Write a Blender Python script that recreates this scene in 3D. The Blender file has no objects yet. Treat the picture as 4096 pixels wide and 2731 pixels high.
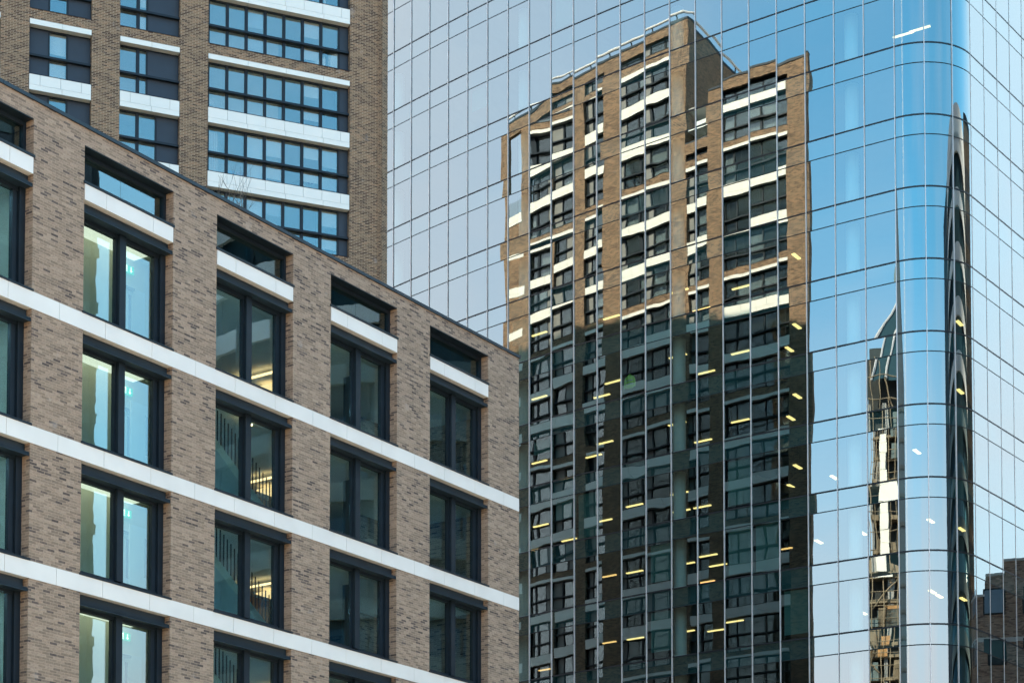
import bpy, math, random
from mathutils import Vector, Matrix, noise
R = math.radians
S = bpy.context.scene
COL = S.collection
# ---------------------------------------------------------------- camera
cd = bpy.data.cameras.new('camera'); cam = bpy.data.objects.new('camera', cd); COL.objects.link(cam)
cam.location = (0, 0, 0); cam.rotation_euler = (R(92.86), 0, 0)
cd.sensor_width = 36; cd.lens = 68.88; cd.shift_y = 0.6168; cd.clip_start = .5; cd.clip_end = 3000
S.camera = cam
GZ = -1.7                                    # street level, the eye is at 0
# ---------------------------------------------------------------- light
SUN_AZ, SUN_EL = 64., 43.                    # direction to the sun, degrees from +X, above horizon
w = bpy.data.worlds.new('World'); S.world = w; w.use_nodes = True
nt = w.node_tree; bg = nt.nodes['Background']
sk = nt.nodes.new('ShaderNodeTexSky'); sk.sky_type = 'NISHITA'; sk.sun_disc = False
sk.sun_elevation = R(SUN_EL); sk.sun_rotation = R(90 - SUN_AZ); sk.air_density = 1.25; sk.dust_density = 1.6; sk.ozone_density = 1.6
bg.inputs[1].default_value = .15
def wn(t, **k):
    q = nt.nodes.new(t)
    for a, b in k.items(): setattr(q, a, b)
    return q
# thin high haze over one side of the sky, with faint streaks
tc_ = wn('ShaderNodeTexCoord'); dt = wn('ShaderNodeVectorMath', operation='DOT_PRODUCT'); dt.inputs[1].default_value = (math.cos(R(103)), math.sin(R(103)), .1)   # the veil lies left of the sun
nt.links.new(tc_.outputs['Generated'], dt.inputs[0])
mr_ = wn('ShaderNodeMapRange'); mr_.interpolation_type = 'SMOOTHSTEP'; mr_.inputs[1].default_value = -.34; mr_.inputs[2].default_value = .52; mr_.inputs[3].default_value = .11; mr_.inputs[4].default_value = .95
nt.links.new(dt.outputs['Value'], mr_.inputs[0])
ns_ = wn('ShaderNodeTexNoise'); ns_.inputs['Scale'].default_value = 2.2; ns_.inputs['Detail'].default_value = 6; ns_.inputs['Roughness'].default_value = .55
st_ = wn('ShaderNodeVectorMath', operation='MULTIPLY'); st_.inputs[1].default_value = (1, 1, 3.2); nt.links.new(tc_.outputs['Generated'], st_.inputs[0]); nt.links.new(st_.outputs[0], ns_.inputs['Vector'])
m2_ = wn('ShaderNodeMapRange'); m2_.inputs[1].default_value = .42; m2_.inputs[2].default_value = .75; m2_.inputs[3].default_value = -.03; m2_.inputs[4].default_value = .22
nt.links.new(ns_.outputs['Fac'], m2_.inputs[0])
ad_ = wn('ShaderNodeMath', operation='ADD', use_clamp=True); hz_ = wn('ShaderNodeSeparateXYZ'); nt.links.new(tc_.outputs['Generated'], hz_.inputs[0])
hm_ = wn('ShaderNodeMapRange'); hm_.interpolation_type = 'SMOOTHSTEP'; hm_.inputs[1].default_value = .12; hm_.inputs[2].default_value = .46; hm_.inputs[3].default_value = 1; hm_.inputs[4].default_value = 0
nt.links.new(hz_.outputs[2], hm_.inputs[0]); mxh = wn('ShaderNodeMath', operation='MAXIMUM'); hv_ = wn('ShaderNodeMapRange'); hv_.interpolation_type = 'SMOOTHSTEP'; hv_.inputs[1].default_value = .46; hv_.inputs[2].default_value = .75; hv_.inputs[3].default_value = 1; hv_.inputs[4].default_value = .12
nt.links.new(hz_.outputs[2], hv_.inputs[0]); mv_ = wn('ShaderNodeMath', operation='MULTIPLY'); nt.links.new(mr_.outputs[0], mv_.inputs[0]); nt.links.new(hv_.outputs[0], mv_.inputs[1])
nt.links.new(hm_.outputs[0], mxh.inputs[0]); nt.links.new(mv_.outputs[0], mxh.inputs[1])
nt.links.new(mxh.outputs[0], ad_.inputs[0]); nt.links.new(m2_.outputs[0], ad_.inputs[1])
mx_ = wn('ShaderNodeMix', data_type='RGBA'); nt.links.new(ad_.outputs[0], mx_.inputs[0]); sx_ = wn('ShaderNodeVectorMath', operation='MULTIPLY'); sx_.inputs[1].default_value = (.30, 1.0, 1.1); nt.links.new(sk.outputs[0], sx_.inputs[0]); nt.links.new(sx_.outputs[0], mx_.inputs[6]); mx_.inputs[7].default_value = (3.8, 3.88, 4.2, 1)
nt.links.new(mx_.outputs[2], bg.inputs[0])
sl = bpy.data.lights.new('sun', 'SUN'); so = bpy.data.objects.new('sun', sl); COL.objects.link(so)
sl.energy = 5.0; sl.angle = R(.5); sl.color = (1, .88, .70)
sd = Vector((math.cos(R(SUN_AZ)) * math.cos(R(SUN_EL)), math.sin(R(SUN_AZ)) * math.cos(R(SUN_EL)), math.sin(R(SUN_EL))))
so.rotation_euler = sd.to_track_quat('Z', 'Y').to_euler(); so.location = (0, 60, 120)
S.view_settings.view_transform = 'Standard'; S.view_settings.look = 'None'
S.view_settings.exposure = 1.92; S.view_settings.gamma = 1
S.render.engine = 'CYCLES'
S.cycles.max_bounces = 10; S.cycles.glossy_bounces = 6; S.cycles.transparent_max_bounces = 14; S.cycles.diffuse_bounces = 3
S.cycles.caustics_reflective = False; S.cycles.caustics_refractive = False; S.cycles.sample_clamp_indirect = 6
S.cycles.use_denoising = True

# ---------------------------------------------------------------- materials
def mat(name):
    m = bpy.data.materials.new(name); m.use_nodes = True
    n = m.node_tree.nodes; return m, n, m.node_tree.links, n['Principled BSDF'], n['Material Output']
def plain(name, c, rough=.6, metal=0, var=.12, scale=1.5, bump=0, spec=.5):
    m, n, l, p, o = mat(name)
    tc = n.new('ShaderNodeTexCoord'); nz = n.new('ShaderNodeTexNoise'); nz.inputs['Scale'].default_value = scale
    nz.inputs['Detail'].default_value = 5; l.new(tc.outputs['Object'], nz.inputs['Vector'])
    mr = n.new('ShaderNodeMapRange'); mr.inputs[3].default_value = 1 - var; mr.inputs[4].default_value = 1 + var
    mr.inputs[1].default_value = .3; mr.inputs[2].default_value = .7
    l.new(nz.outputs['Fac'], mr.inputs[0])
    mx = n.new('ShaderNodeVectorMath'); mx.operation = 'SCALE'; mx.inputs[0].default_value = c; l.new(mr.outputs[0], mx.inputs['Scale'])
    l.new(mx.outputs[0], p.inputs['Base Color']); p.inputs['Roughness'].default_value = rough; p.inputs['Metallic'].default_value = metal
    p.inputs['Specular IOR Level'].default_value = spec
    if bump:
        b = n.new('ShaderNodeBump'); b.inputs['Distance'].default_value = bump; l.new(nz.outputs['Fac'], b.inputs['Height']); l.new(b.outputs[0], p.inputs['Normal'])
    return m
def brick(name, ramp, mortar, bw=.26, rh=.075, ms=.007, patch=.18, seed=0.):
    m, n, l, p, o = mat(name)
    tc = n.new('ShaderNodeTexCoord'); mp = n.new('ShaderNodeMapping'); mp.inputs['Location'].default_value = (seed, 0, 0)
    l.new(tc.outputs['UV'], mp.inputs['Vector'])
    # bricks are hand-set: the courses wander by a millimetre or two
    wn = n.new('ShaderNodeTexNoise'); wn.inputs['Scale'].default_value = 3.; wn.inputs['Detail'].default_value = 2; l.new(mp.outputs[0], wn.inputs['Vector'])
    sb = n.new('ShaderNodeVectorMath'); sb.operation = 'SUBTRACT'; sb.inputs[1].default_value = (.5, .5, .5); l.new(wn.outputs['Color'], sb.inputs[0])
    sc = n.new('ShaderNodeVectorMath'); sc.operation = 'SCALE'; sc.inputs['Scale'].default_value = .012; l.new(sb.outputs[0], sc.inputs[0])
    ad = n.new('ShaderNodeVectorMath'); ad.operation = 'ADD'; l.new(mp.outputs[0], ad.inputs[0]); l.new(sc.outputs[0], ad.inputs[1])
    bt = n.new('ShaderNodeTexBrick'); bt.offset = .5; bt.squash = 1
    for k, v in (('Scale', 1.), ('Brick Width', bw), ('Row Height', rh), ('Mortar Size', ms), ('Mortar Smooth', .25), ('Bias', 0.)): bt.inputs[k].default_value = v
    bt.inputs['Color1'].default_value = (0, 0, 0, 1); bt.inputs['Color2'].default_value = (1, 1, 1, 1); bt.inputs['Mortar'].default_value = (.5, .5, .5, 1)
    l.new(ad.outputs[0], bt.inputs['Vector'])
    cr = n.new('ShaderNodeValToRGB'); e = cr.color_ramp.elements
    while len(e) > 1: e.remove(e[0])
    e[0].position = ramp[0][0]; e[0].color = (*ramp[0][1], 1)
    for q, c in ramp[1:]:
        x = e.new(q); x.color = (*c, 1)
    # patches where the kiln batch is darker or lighter move the whole ramp
    pn = n.new('ShaderNodeTexNoise'); pn.inputs['Scale'].default_value = .45; pn.inputs['Detail'].default_value = 3
    st = n.new('ShaderNodeVectorMath'); st.operation = 'MULTIPLY'; st.inputs[1].default_value = (.5, 1.6, 1); l.new(mp.outputs[0], st.inputs[0]); l.new(st.outputs[0], pn.inputs['Vector'])
    m1 = n.new('ShaderNodeMath'); m1.operation = 'MULTIPLY_ADD'; m1.inputs[1].default_value = 2 * patch * 1.6; m1.inputs[2].default_value = -patch * 1.6
    l.new(pn.outputs['Fac'], m1.inputs[0])
    sep = n.new('ShaderNodeSeparateColor'); l.new(bt.outputs['Color'], sep.inputs[0])
    m2 = n.new('ShaderNodeMath'); m2.operation = 'ADD'; l.new(sep.outputs[0], m2.inputs[0]); l.new(m1.outputs[0], m2.inputs[1]); l.new(m2.outputs[0], cr.inputs[0])
    fn = n.new('ShaderNodeTexNoise'); fn.inputs['Scale'].default_value = 22; fn.inputs['Detail'].default_value = 4; fn.inputs['Roughness'].default_value = .7
    s2 = n.new('ShaderNodeVectorMath'); s2.operation = 'MULTIPLY'; s2.inputs[1].default_value = (.5, 1.4, 1); l.new(mp.outputs[0], s2.inputs[0]); l.new(s2.outputs[0], fn.inputs['Vector'])
    fm = n.new('ShaderNodeMapRange'); fm.inputs[1].default_value = .3; fm.inputs[2].default_value = .7; fm.inputs[3].default_value = .72; fm.inputs[4].default_value = 1.25; l.new(fn.outputs['Fac'], fm.inputs[0])
    sm = n.new('ShaderNodeVectorMath'); sm.operation = 'SCALE'; l.new(cr.outputs[0], sm.inputs[0]); l.new(fm.outputs[0], sm.inputs['Scale'])
    # a few bloomed pale spots
    en = n.new('ShaderNodeTexNoise'); en.inputs['Scale'].default_value = 1.7; en.inputs['Detail'].default_value = 6; l.new(mp.outputs[0], en.inputs['Vector'])
    em = n.new('ShaderNodeMapRange'); em.inputs[1].default_value = .66; em.inputs[2].default_value = .76; em.inputs[4].default_value = .35; l.new(en.outputs['Fac'], em.inputs[0])
    mx0 = n.new('ShaderNodeMix'); mx0.data_type = 'RGBA'; l.new(em.outputs[0], mx0.inputs[0]); l.new(sm.outputs[0], mx0.inputs[6]); mx0.inputs[7].default_value = (.42, .38, .36, 1)
    mx = n.new('ShaderNodeMix'); mx.data_type = 'RGBA'; l.new(bt.outputs['Fac'], mx.inputs[0]); l.new(mx0.outputs[2], mx.inputs[6]); mx.inputs[7].default_value = (*mortar, 1)
    l.new(mx.outputs[2], p.inputs['Base Color']); p.inputs['Roughness'].default_value = .9; p.inputs['Specular IOR Level'].default_value = .2
    h = n.new('ShaderNodeMath'); h.operation = 'MULTIPLY_ADD'; h.inputs[1].default_value = -1.; l.new(bt.outputs['Fac'], h.inputs[0]); l.new(fn.outputs['Fac'], h.inputs[2])
    b = n.new('ShaderNodeBump'); b.inputs['Distance'].default_value = .008; b.inputs['Strength'].default_value = .8; l.new(h.outputs[0], b.inputs['Height']); l.new(b.outputs[0], p.inputs['Normal'])
    return m
def glass(name, tint, refl, base, wave=0., wscale=1.5):
    """coated window glass: a clear mirror over a tinted see-through pane"""
    m, n, l, p, o = mat(name); n.remove(p)
    g = n.new('ShaderNodeBsdfGlossy'); g.inputs['Roughness'].default_value = 0.; g.inputs['Color'].default_value = (*refl, 1)
    t = n.new('ShaderNodeBsdfTransparent'); t.inputs['Color'].default_value = (*tint, 1)
    lw = n.new('ShaderNodeLayerWeight'); lw.inputs['Blend'].default_value = .5
    pw = n.new('ShaderNodeMath'); pw.operation = 'POWER'; pw.inputs[1].default_value = 6.; l.new(lw.outputs['Facing'], pw.inputs[0])
    ma = n.new('ShaderNodeMath'); ma.operation = 'MULTIPLY_ADD'; ma.inputs[1].default_value = 1 - base; ma.inputs[2].default_value = base; l.new(pw.outputs[0], ma.inputs[0])
    mx = n.new('ShaderNodeMixShader'); l.new(ma.outputs[0], mx.inputs[0]); l.new(t.outputs[0], mx.inputs[1]); l.new(g.outputs[0], mx.inputs[2]); l.new(mx.outputs[0], o.inputs[0])
    if wave:
        tc = n.new('ShaderNodeTexCoord'); nz = n.new('ShaderNodeTexNoise'); nz.inputs['Scale'].default_value = wscale; nz.inputs['Detail'].default_value = 2
        l.new(tc.outputs['Object'], nz.inputs['Vector'])
        b = n.new('ShaderNodeBump'); b.inputs['Distance'].default_value = wave; l.new(nz.outputs['Fac'], b.inputs['Height']); l.new(b.outputs[0], g.inputs['Normal'])
    return m
def emis(name, c, s):
    m, n, l, p, o = mat(name); p.inputs['Base Color'].default_value = (*c, 1); p.inputs['Emission Color'].default_value = (*c, 1); p.inputs['Emission Strength'].default_value = s
    return m
M = {}
M['brick_low'] = brick('grey_brown_brick', [(0., (0.08812, 0.06723, 0.06122)), (.08, (0.1273, 0.09578, 0.08396)), (.18, (0.2076, 0.152, 0.1172)), (.5, (0.2624, 0.1916, 0.1435)), (.75, (0.3085, 0.2212, 0.1669)), (1., (0.3564, 0.2611, 0.1974))], (0.3839, 0.2771, 0.2006), patch=.15)
M['brick_tower'] = brick('brown_brick', [(0., (0.05507, 0.02961, 0.02069)), (.3, (0.1101, 0.05922, 0.03678)), (.5, (0.1807, 0.1107, 0.06418)), (.75, (0.2363, 0.1479, 0.08621)), (1., (0.2937, 0.1645, 0.09196))], (0.4773, 0.3537, 0.2452), ms=.009, patch=.16, seed=3.3)
M['brick_red'] = brick('red_brown_brick', [(0., (.20, .11, .08)), (.4, (.48, .30, .22)), (1., (.62, .43, .33))], (.3, .25, .22), seed=7.)
M['white'] = plain('white_cladding', (.70, .665, .635), .4, var=.05, scale=.9)
M['white_warm'] = plain('cream_cladding', (.80, .76, .68), .4, var=.03, scale=.7)
M['dark'] = plain('dark_metal', (.006, .012, .019), .5, var=.2, scale=2, spec=.3)
M['navy'] = plain('navy_panel', (.016, .027, .042), .6, var=.12, scale=1.2)
M['coping'] = plain('coping_metal', (.013, .024, .036), .5, var=.2, spec=.35)
M['black'] = plain('shadow_gap', (.006, .008, .01), .8)
M['fin'] = plain('champagne_metal', (.60, .56, .54), .42, metal=.35, var=.1)
M['gasket'] = plain('black_gasket', (.006, .009, .012), .5)
M['spandrel'] = plain('spandrel_board', (.04, .115, .13), .7, var=.15, scale=.4)
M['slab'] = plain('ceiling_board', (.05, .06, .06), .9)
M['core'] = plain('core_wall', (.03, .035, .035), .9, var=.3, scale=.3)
M['column'] = plain('painted_column', (.85, .88, .88), .6, var=.03)
M['concrete'] = plain('concrete', (.33, .32, .30), .85, var=.15, scale=.5, bump=.01)
M['sandstone'] = plain('sandstone_slabs', (.43, .35, .26), .85, var=.12, scale=.3)
M['asphalt'] = plain('asphalt', (.05, .05, .052), .9, var=.2, scale=2, bump=.01)
M['paving'] = plain('paving', (.06, .056, .05), .85, var=.15, scale=1)
M['glass'] = glass('curtain_wall_glass', (.42, .56, .54), (.88, .96, .96), .30)
M['glass_low'] = glass('office_window_glass', (.70, .80, .78), (.74, .90, .95), .15, wave=.0007, wscale=1.1)
M['glass_flat'] = glass('flat_window_glass', (.80, .82, .80), (.85, .95, .96), .16, wave=.0003, wscale=2)
M['lamp'] = emis('strip_light', (1., .66, .25), .95)
M['lamp_dim'] = emis('warm_light', (1., .52, .18), .8)
M['lamp_warm'] = emis('warm_strip', (1., .62, .30), 1.3)
M['room_fill'] = emis('room_fill', (1., .93, .78), .42)
M['room_pale'] = plain('pale_plaster', (.80, .83, .80), .8, var=.04)
M['room_green'] = plain('pale_green_plaster', (.76, .74, .60), .8, var=.06)
M['room_orange'] = plain('ochre_board', (.42, .22, .08), .7, var=.25, scale=.7)
M['room_blue'] = plain('blue_plaster_reflection', (.04, .19, .42), .8, var=.2)
M['room_dark'] = plain('dark_plaster', (.03, .055, .055), .85, var=.3, scale=.6)
M['blind'] = plain('teal_blind', (.12, .26, .25), .8, var=.08, scale=.8)
M['grey_panel'] = plain('grey_panel', (.20, .195, .18), .55, var=.1)
M['cool_fill'] = emis('cool_fill', (.45, .75, 1.), 4.5)
M['door_slot'] = plain('door_slot', (.10, .04, .02), .3)
M['stair_paint'] = plain('stair_paint', (.45, .62, .66), .6)
M['lime'] = plain('lime_fabric', (.6, 1., .15), .7)
M['tape'] = plain('reflective_tape', (.5, .52, .55), .3)
M['purple'] = plain('purple_shade', (.16, .09, .24), .7)
M['slate_cloth'] = plain('slate_cloth', (.07, .11, .17), .9)
M['bag_grey'] = plain('grey_plastic', (.22, .28, .32), .35, var=.4, scale=6)
M['blue_paper'] = plain('blue_paper', (.02, .25, .6), .5)
M['plum_paper'] = plain('plum_paper', (.3, .12, .18), .5)
M['pale_cloth'] = plain('pale_cloth', (.45, .52, .58), .9)
M['timber'] = plain('weathered_timber', (.22, .17, .11), .8, var=.4, scale=.4)
def mirror_dark():
    m, n, l, p, o = mat('dark_reflective_glass'); p.inputs['Base Color'].default_value = (.02, .04, .05, 1); p.inputs['Roughness'].default_value = .04; p.inputs['Specular IOR Level'].default_value = .5; p.inputs['IOR'].default_value = 1.5
    return m
M['mirror_dark'] = mirror_dark()
M['grey_band'] = plain('grey_band', (.10, .14, .14), .6)
M['hall_fill'] = emis('hall_fill', (1., .62, .3), .7)
M['spot_light'] = emis('spot_light', (1., .68, .34), 9.)
M['sky_pane'] = plain('sky_tint_glass', (.22, .32, .42), .15)  # pane with mirrored sky put into its base colour
M['needle_glass'] = plain('needle_glass', (.012, .03, .05), .3)
M['dark_room_tone'] = plain('dark_room_tone', (.035, .045, .045), .8, var=.5, scale=.5)
M['wood'] = plain('bark', (.06, .045, .035), .8)
M['sign_green'] = emis('sign_green', (.0, .28, .13), .55)
M['sign_white'] = emis('sign_white', (.85, .9, .78), .8)

# ---------------------------------------------------------------- building blocks
class Frame:
    def __init__(s, o, d, i): s.o, s.d, s.i = Vector((*o, 0)), Vector((*d, 0)), Vector((*i, 0)); s.flip = s.d.cross(s.i).z < 0
    def p(s, a, y, z): q = s.o + s.d * a + s.i * y; return (q.x, q.y, z)
WORLD = Frame((0, 0), (1, 0), (0, 1))
class MB:
    def __init__(s, f=WORLD): s.f = f; s.v = []; s.q = []; s.uv = []
    def face(s, pts, uv=None, raw=False):
        b = len(s.v); s.v += [s.f.p(*p) if not raw else p for p in pts]
        idx = list(range(b, b + len(pts))); uv = uv or [(p[0], p[2]) for p in pts]
        if s.f.flip and not raw: idx.reverse(); uv = list(uv)[::-1]
        s.q.append(idx); s.uv.append(uv)
    def box(s, a0, a1, y0, y1, z0, z1):
        if a0 > a1: a0, a1 = a1, a0
        if y0 > y1: y0, y1 = y1, y0
        P = lambda *c: c
        F_ = s.face
        F_([P(a0, y0, z0), P(a1, y0, z0), P(a1, y0, z1), P(a0, y0, z1)], [(a0, z0), (a1, z0), (a1, z1), (a0, z1)])
        F_([P(a1, y1, z0), P(a0, y1, z0), P(a0, y1, z1), P(a1, y1, z1)], [(a1, z0), (a0, z0), (a0, z1), (a1, z1)])
        F_([P(a1, y0, z0), P(a1, y1, z0), P(a1, y1, z1), P(a1, y0, z1)], [(a1 + y0, z0), (a1 + y1, z0), (a1 + y1, z1), (a1 + y0, z1)])
        F_([P(a0, y1, z0), P(a0, y0, z0), P(a0, y0, z1), P(a0, y1, z1)], [(a0 - y1, z0), (a0 - y0, z0), (a0 - y0, z1), (a0 - y1, z1)])
        F_([P(a0, y0, z1), P(a1, y0, z1), P(a1, y1, z1), P(a0, y1, z1)], [(a0, y0), (a1, y0), (a1, y1), (a0, y1)])
        F_([P(a0, y1, z0), P(a1, y1, z0), P(a1, y0, z0), P(a0, y0, z0)], [(a0, y1), (a1, y1), (a1, y0), (a0, y0)])
        return s
    def prism(s, pts, z0, z1):
        """pts counter-clockwise plan outline in the frame"""
        n = len(pts)
        s.face([(x, y, z1) for x, y in pts], [(x, y) for x, y in pts]); s.face([(x, y, z0) for x, y in reversed(pts)], [(x, y) for x, y in reversed(pts)])
        u = 0
        for k in range(n):
            (x0, y0), (x1, y1) = pts[k], pts[(k + 1) % n]; L = math.hypot(x1 - x0, y1 - y0)
            s.face([(x0, y0, z0), (x1, y1, z0), (x1, y1, z1), (x0, y0, z1)], [(u, z0), (u + L, z0), (u + L, z1), (u, z1)]); u += L
        return s
    def tube(s, pts, r, n=6, r1=None):
        pts = [Vector(s.f.p(*p)) for p in pts]; r1 = r if r1 is None else r1; rings = []
        for k, p in enumerate(pts):
            t = (pts[min(k + 1, len(pts) - 1)] - pts[max(k - 1, 0)]).normalized()
            a = t.cross(Vector((0, 0, 1))); a = a.normalized() if a.length > .05 else Vector((1, 0, 0)); b = t.cross(a)
            rr = r + (r1 - r) * k / max(1, len(pts) - 1)
            rings.append([p + (a * math.cos(6.2832 * j / n) + b * math.sin(6.2832 * j / n)) * rr for j in range(n)])
        base = len(s.v)
        for g in rings: s.v += [tuple(q) for q in g]
        for k in range(len(rings) - 1):
            for j in range(n):
                i0 = base + k * n + j; i1 = base + k * n + (j + 1) % n
                s.q.append([i0, i1, i1 + n, i0 + n]); s.uv.append([(0, 0)] * 4)
        for k in (0, len(rings) - 1):
            s.q.append([base + k * n + j for j in range(n)]); s.uv.append([(0, 0)] * n)
        return s
    def lathe(s, c, prof, n=20):
        base = len(s.v); x, y = c
        for r, z in prof:
            for j in range(n):
                s.v.append(s.f.p(x + r * math.cos(6.2832 * j / n), y + r * math.sin(6.2832 * j / n), z))
        for k in range(len(prof) - 1):
            for j in range(n):
                a = base + k * n + j; b = base + k * n + (j + 1) % n
                s.q.append([a, b, b + n, a + n]); s.uv.append([(0, 0)] * 4)
        s.q.append([base + (len(prof) - 1) * n + j for j in range(n)]); s.uv.append([(0, 0)] * n)
        return s
    def build(s, name, m, parent=None, smooth=False):
        me = bpy.data.meshes.new(name)

        Mx = INVM.get(parent.name) if parent is not None else None
        vs = [Mx @ Vector(v) for v in s.v] if Mx else s.v
        me.from_pydata(vs, [], s.q); ul = me.uv_layers.new(name='UVMap'); i = 0
        flat = [c for u in s.uv for q in u for c in q]
        ul.data.foreach_set('uv', flat)
        if smooth: me.polygons.foreach_set('use_smooth', [True] * len(me.polygons))
        me.materials.append(M[m] if isinstance(m, str) else m)
        o = bpy.data.objects.new(name, me); COL.objects.link(o)
        if parent is not None: o.parent = parent
        return o
INV = {}; INVM = {}
def tag(o, label=None, cat=None, group=None, kind=None):
    if label: o['label'] = label
    if cat: o['category'] = cat
    if group: o['group'] = group
    if kind: o['kind'] = kind
    return o
def thing(name, loc, label, cat, group=None, rotz=0., parent=None):
    o = bpy.data.objects.new(name, None); COL.objects.link(o); o.empty_display_size = .3
    o.location = loc; o.rotation_euler = (0, 0, rotz)
    Mx = Matrix.Translation(loc) @ Matrix.Rotation(rotz, 4, 'Z'); INVM[o.name] = Mx.inverted()
    return tag(o, label, cat, group)
def child_inv(o, parent):                    # a part mesh that carries sub-parts shares its parent's space
    INVM[o.name] = INVM[parent.name]; return o
class Pool:
    """first `limit` pieces are parts of their own, the rest one mass part"""
    def __init__(s, parent, limit): s.p = parent; s.n = 0; s.lim = limit; s.rest = {}
    def add(s, mb, name, m, smooth=False):
        if s.n < s.lim:
            s.n += 1; return child_inv(mb.build(name, m, s.p, smooth), s.p)
        k = (name, m, smooth); r = s.rest.setdefault(k, MB())
        b = len(r.v); r.v += mb.f and mb.v; r.q += [[i + b for i in q] for q in mb.q]; r.uv += mb.uv
        return None
    def close(s):
        for (name, m, smooth), r in s.rest.items(): tag(r.build(name, m, s.p, smooth), kind='stuff')

# ---------------------------------------------------------------- ground
g = MB(); g.face([(-1500, -1500, GZ), (1500, -1500, GZ), (1500, 1500, GZ), (-1500, 1500, GZ)]); tag(g.build('ground', 'paving'), kind='structure')
g = MB(); g.face([(-70, -70, GZ + .004), (110, -70, GZ + .004), (110, 72, GZ + .004), (-70, 72, GZ + .004)]); tag(g.build('bounce_pavement', 'sandstone', None), kind='structure')  # unseen pale paving, added to bounce warm light onto the shaded fronts
#LOWER_BUILDING
# ================================================================ low brick office building
th = R(55.49)
FL = Frame((.25, 69.72), (-math.cos(th), -math.sin(th)), (-math.sin(th), math.cos(th)))
low = thing('brick_office_building', (*FL.p(13, 6, 0)[:2], GZ), 'lower grey brown brick office block with white floor bands and big dark framed windows', 'office building')
H1 = 20.61; FH = 3.6; LOWS = [(1.92 + 5.235 * k, 5.35 + 5.235 * k) for k in range(6)]; SEND = 34.
levels = [H1 - FH * k for k in range(6)]           # top of each white band
wall = MB(FL)
edges = [0.] + [e for a in LOWS for e in a] + [SEND]
TH = .36
for k in range(0, len(edges), 2):
    a0, a1 = edges[k], edges[k + 1]
    wall.box(a0, a1, 0, TH, levels[0], 24.8)                     # piers of the top storey
    for j, L in enumerate(levels):
        zb = (levels[j + 1] if j + 1 < len(levels) else GZ); wall.box(a0, a1, 0, TH, zb, L - .47)
wall.box(0, SEND, 0, TH, 25.28, 25.76)
for k in range(0, len(edges), 2): wall.box(edges[k], edges[k + 1], 0, TH, 24.8, 25.28)
wall.box(-.001, .35, TH, 16, GZ, 25.76); wall.box(.35, SEND, 15.6, 16, GZ, 25.76); wall.box(SEND - .35, SEND, TH, 15.6, GZ, 25.76)
wall.build('brick_wall', 'brick_low', low)
rf = MB(FL).box(.36, SEND - .36, TH + .2, 15.6, 25.2, 25.4); rf.build('roof', 'slab', low)
cp = MB(FL); a = -.04
while a < SEND:
    cp.box(a, min(a + 3.0, SEND) - .012, -.05, .5, 25.76, 25.86); a += 3.0
cp.box(-.04, SEND, .0, .46, 25.762, 25.85); cp.box(-.05, .4, .5, 16, 25.76, 25.86)
cp.build('coping', 'coping', low)
def bandpanels(mb, a0, a1, z0, z1, joints, y=-.012, d=.3, gap=.012):
    js = [a0] + [j for j in joints if a0 + .15 < j < a1 - .15] + [a1]
    for p, q in zip(js, js[1:]): mb.box(p + gap / 2, q - gap / 2, y, y + d, z0, z1)
LJ = []
for k in range(-1, 7): LJ += [.97 + 5.235 * k, 2.74 + 5.235 * k, 4.53 + 5.235 * k]
for L in levels:
    b = MB(FL); bandpanels(b, 0, SEND, L - .465, L - .004, LJ, -.012, .42); b.build('white_band', 'white', low)
bk = MB(FL)
for L in levels: bk.box(.02, SEND - .02, .01, .34, L - .45, L - .02)
bk.build('band_backing', 'black', low)
for a0, a1 in LOWS:
    b = MB(FL); bandpanels(b, a0 + .01, a1 - .01, 23.77, 24.21, LJ, -.012, .5); b.build('white_band', 'white', low)
def low_window(a0, a1, z0, ztop):
    """opening from band top z0 to the underside of the band above at ztop"""
    f = MB(FL); yo, yi = .36, .52; F0 = .40
    f.box(a0, a0 + .2, yo - .06, yi, z0 + .02, ztop); f.box(a0 + .2, a0 + .36, yo + .03, yi, z0 + .2, ztop - .2)
    f.box(a1 - .2, a1, yo - .06, yi, z0 + .02, ztop); f.box(a1 - .36, a1 - .2, yo + .03, yi, z0 + .2, ztop - .2)
    f.box(a0 + .2, a1 - .2, yo, yi, z0 + .02, z0 + .24); 
    zt = z0 + 2.72; f.box(a0 + .2, a1 - .2, yo, yi, zt, ztop)
    m0 = a0 + 1.57; f.box(m0 + .02, m0 + .26, yo - .1, yi, z0 + .2, zt + .1); f.box(m0 - .02, m0 + .3, yo + .02, yi - .01, z0 + .24, zt)
    fr = child_inv(f.build('window', 'dark', low), low)
    tag(MB(FL).box(a0 + .36, m0 - .02, .47, .485, z0 + .24, zt).build('pane', 'glass_low', fr))
    tag(MB(FL).box(m0 + .3, a1 - .36, .47, .485, z0 + .24, zt).build('pane', 'glass_low', fr))
    MB(FL).box(a0 - .03, a1 + .03, -.035, .36, z0 + .0, z0 + .055).build('sill', 'dark', fr)
    c = MB(FL); zc = ztop - .26
    c.box(a0 + .01, a1 - .01, .015, .36, zc - .065, zc); c.box(a0 + .01, a1 - .01, .015, .05, zc - .085, zc + .012); c.box(a0 + .01, a1 - .01, .2, .34, zc, ztop - .003)
    c.build('canopy', 'coping', fr)
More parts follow.
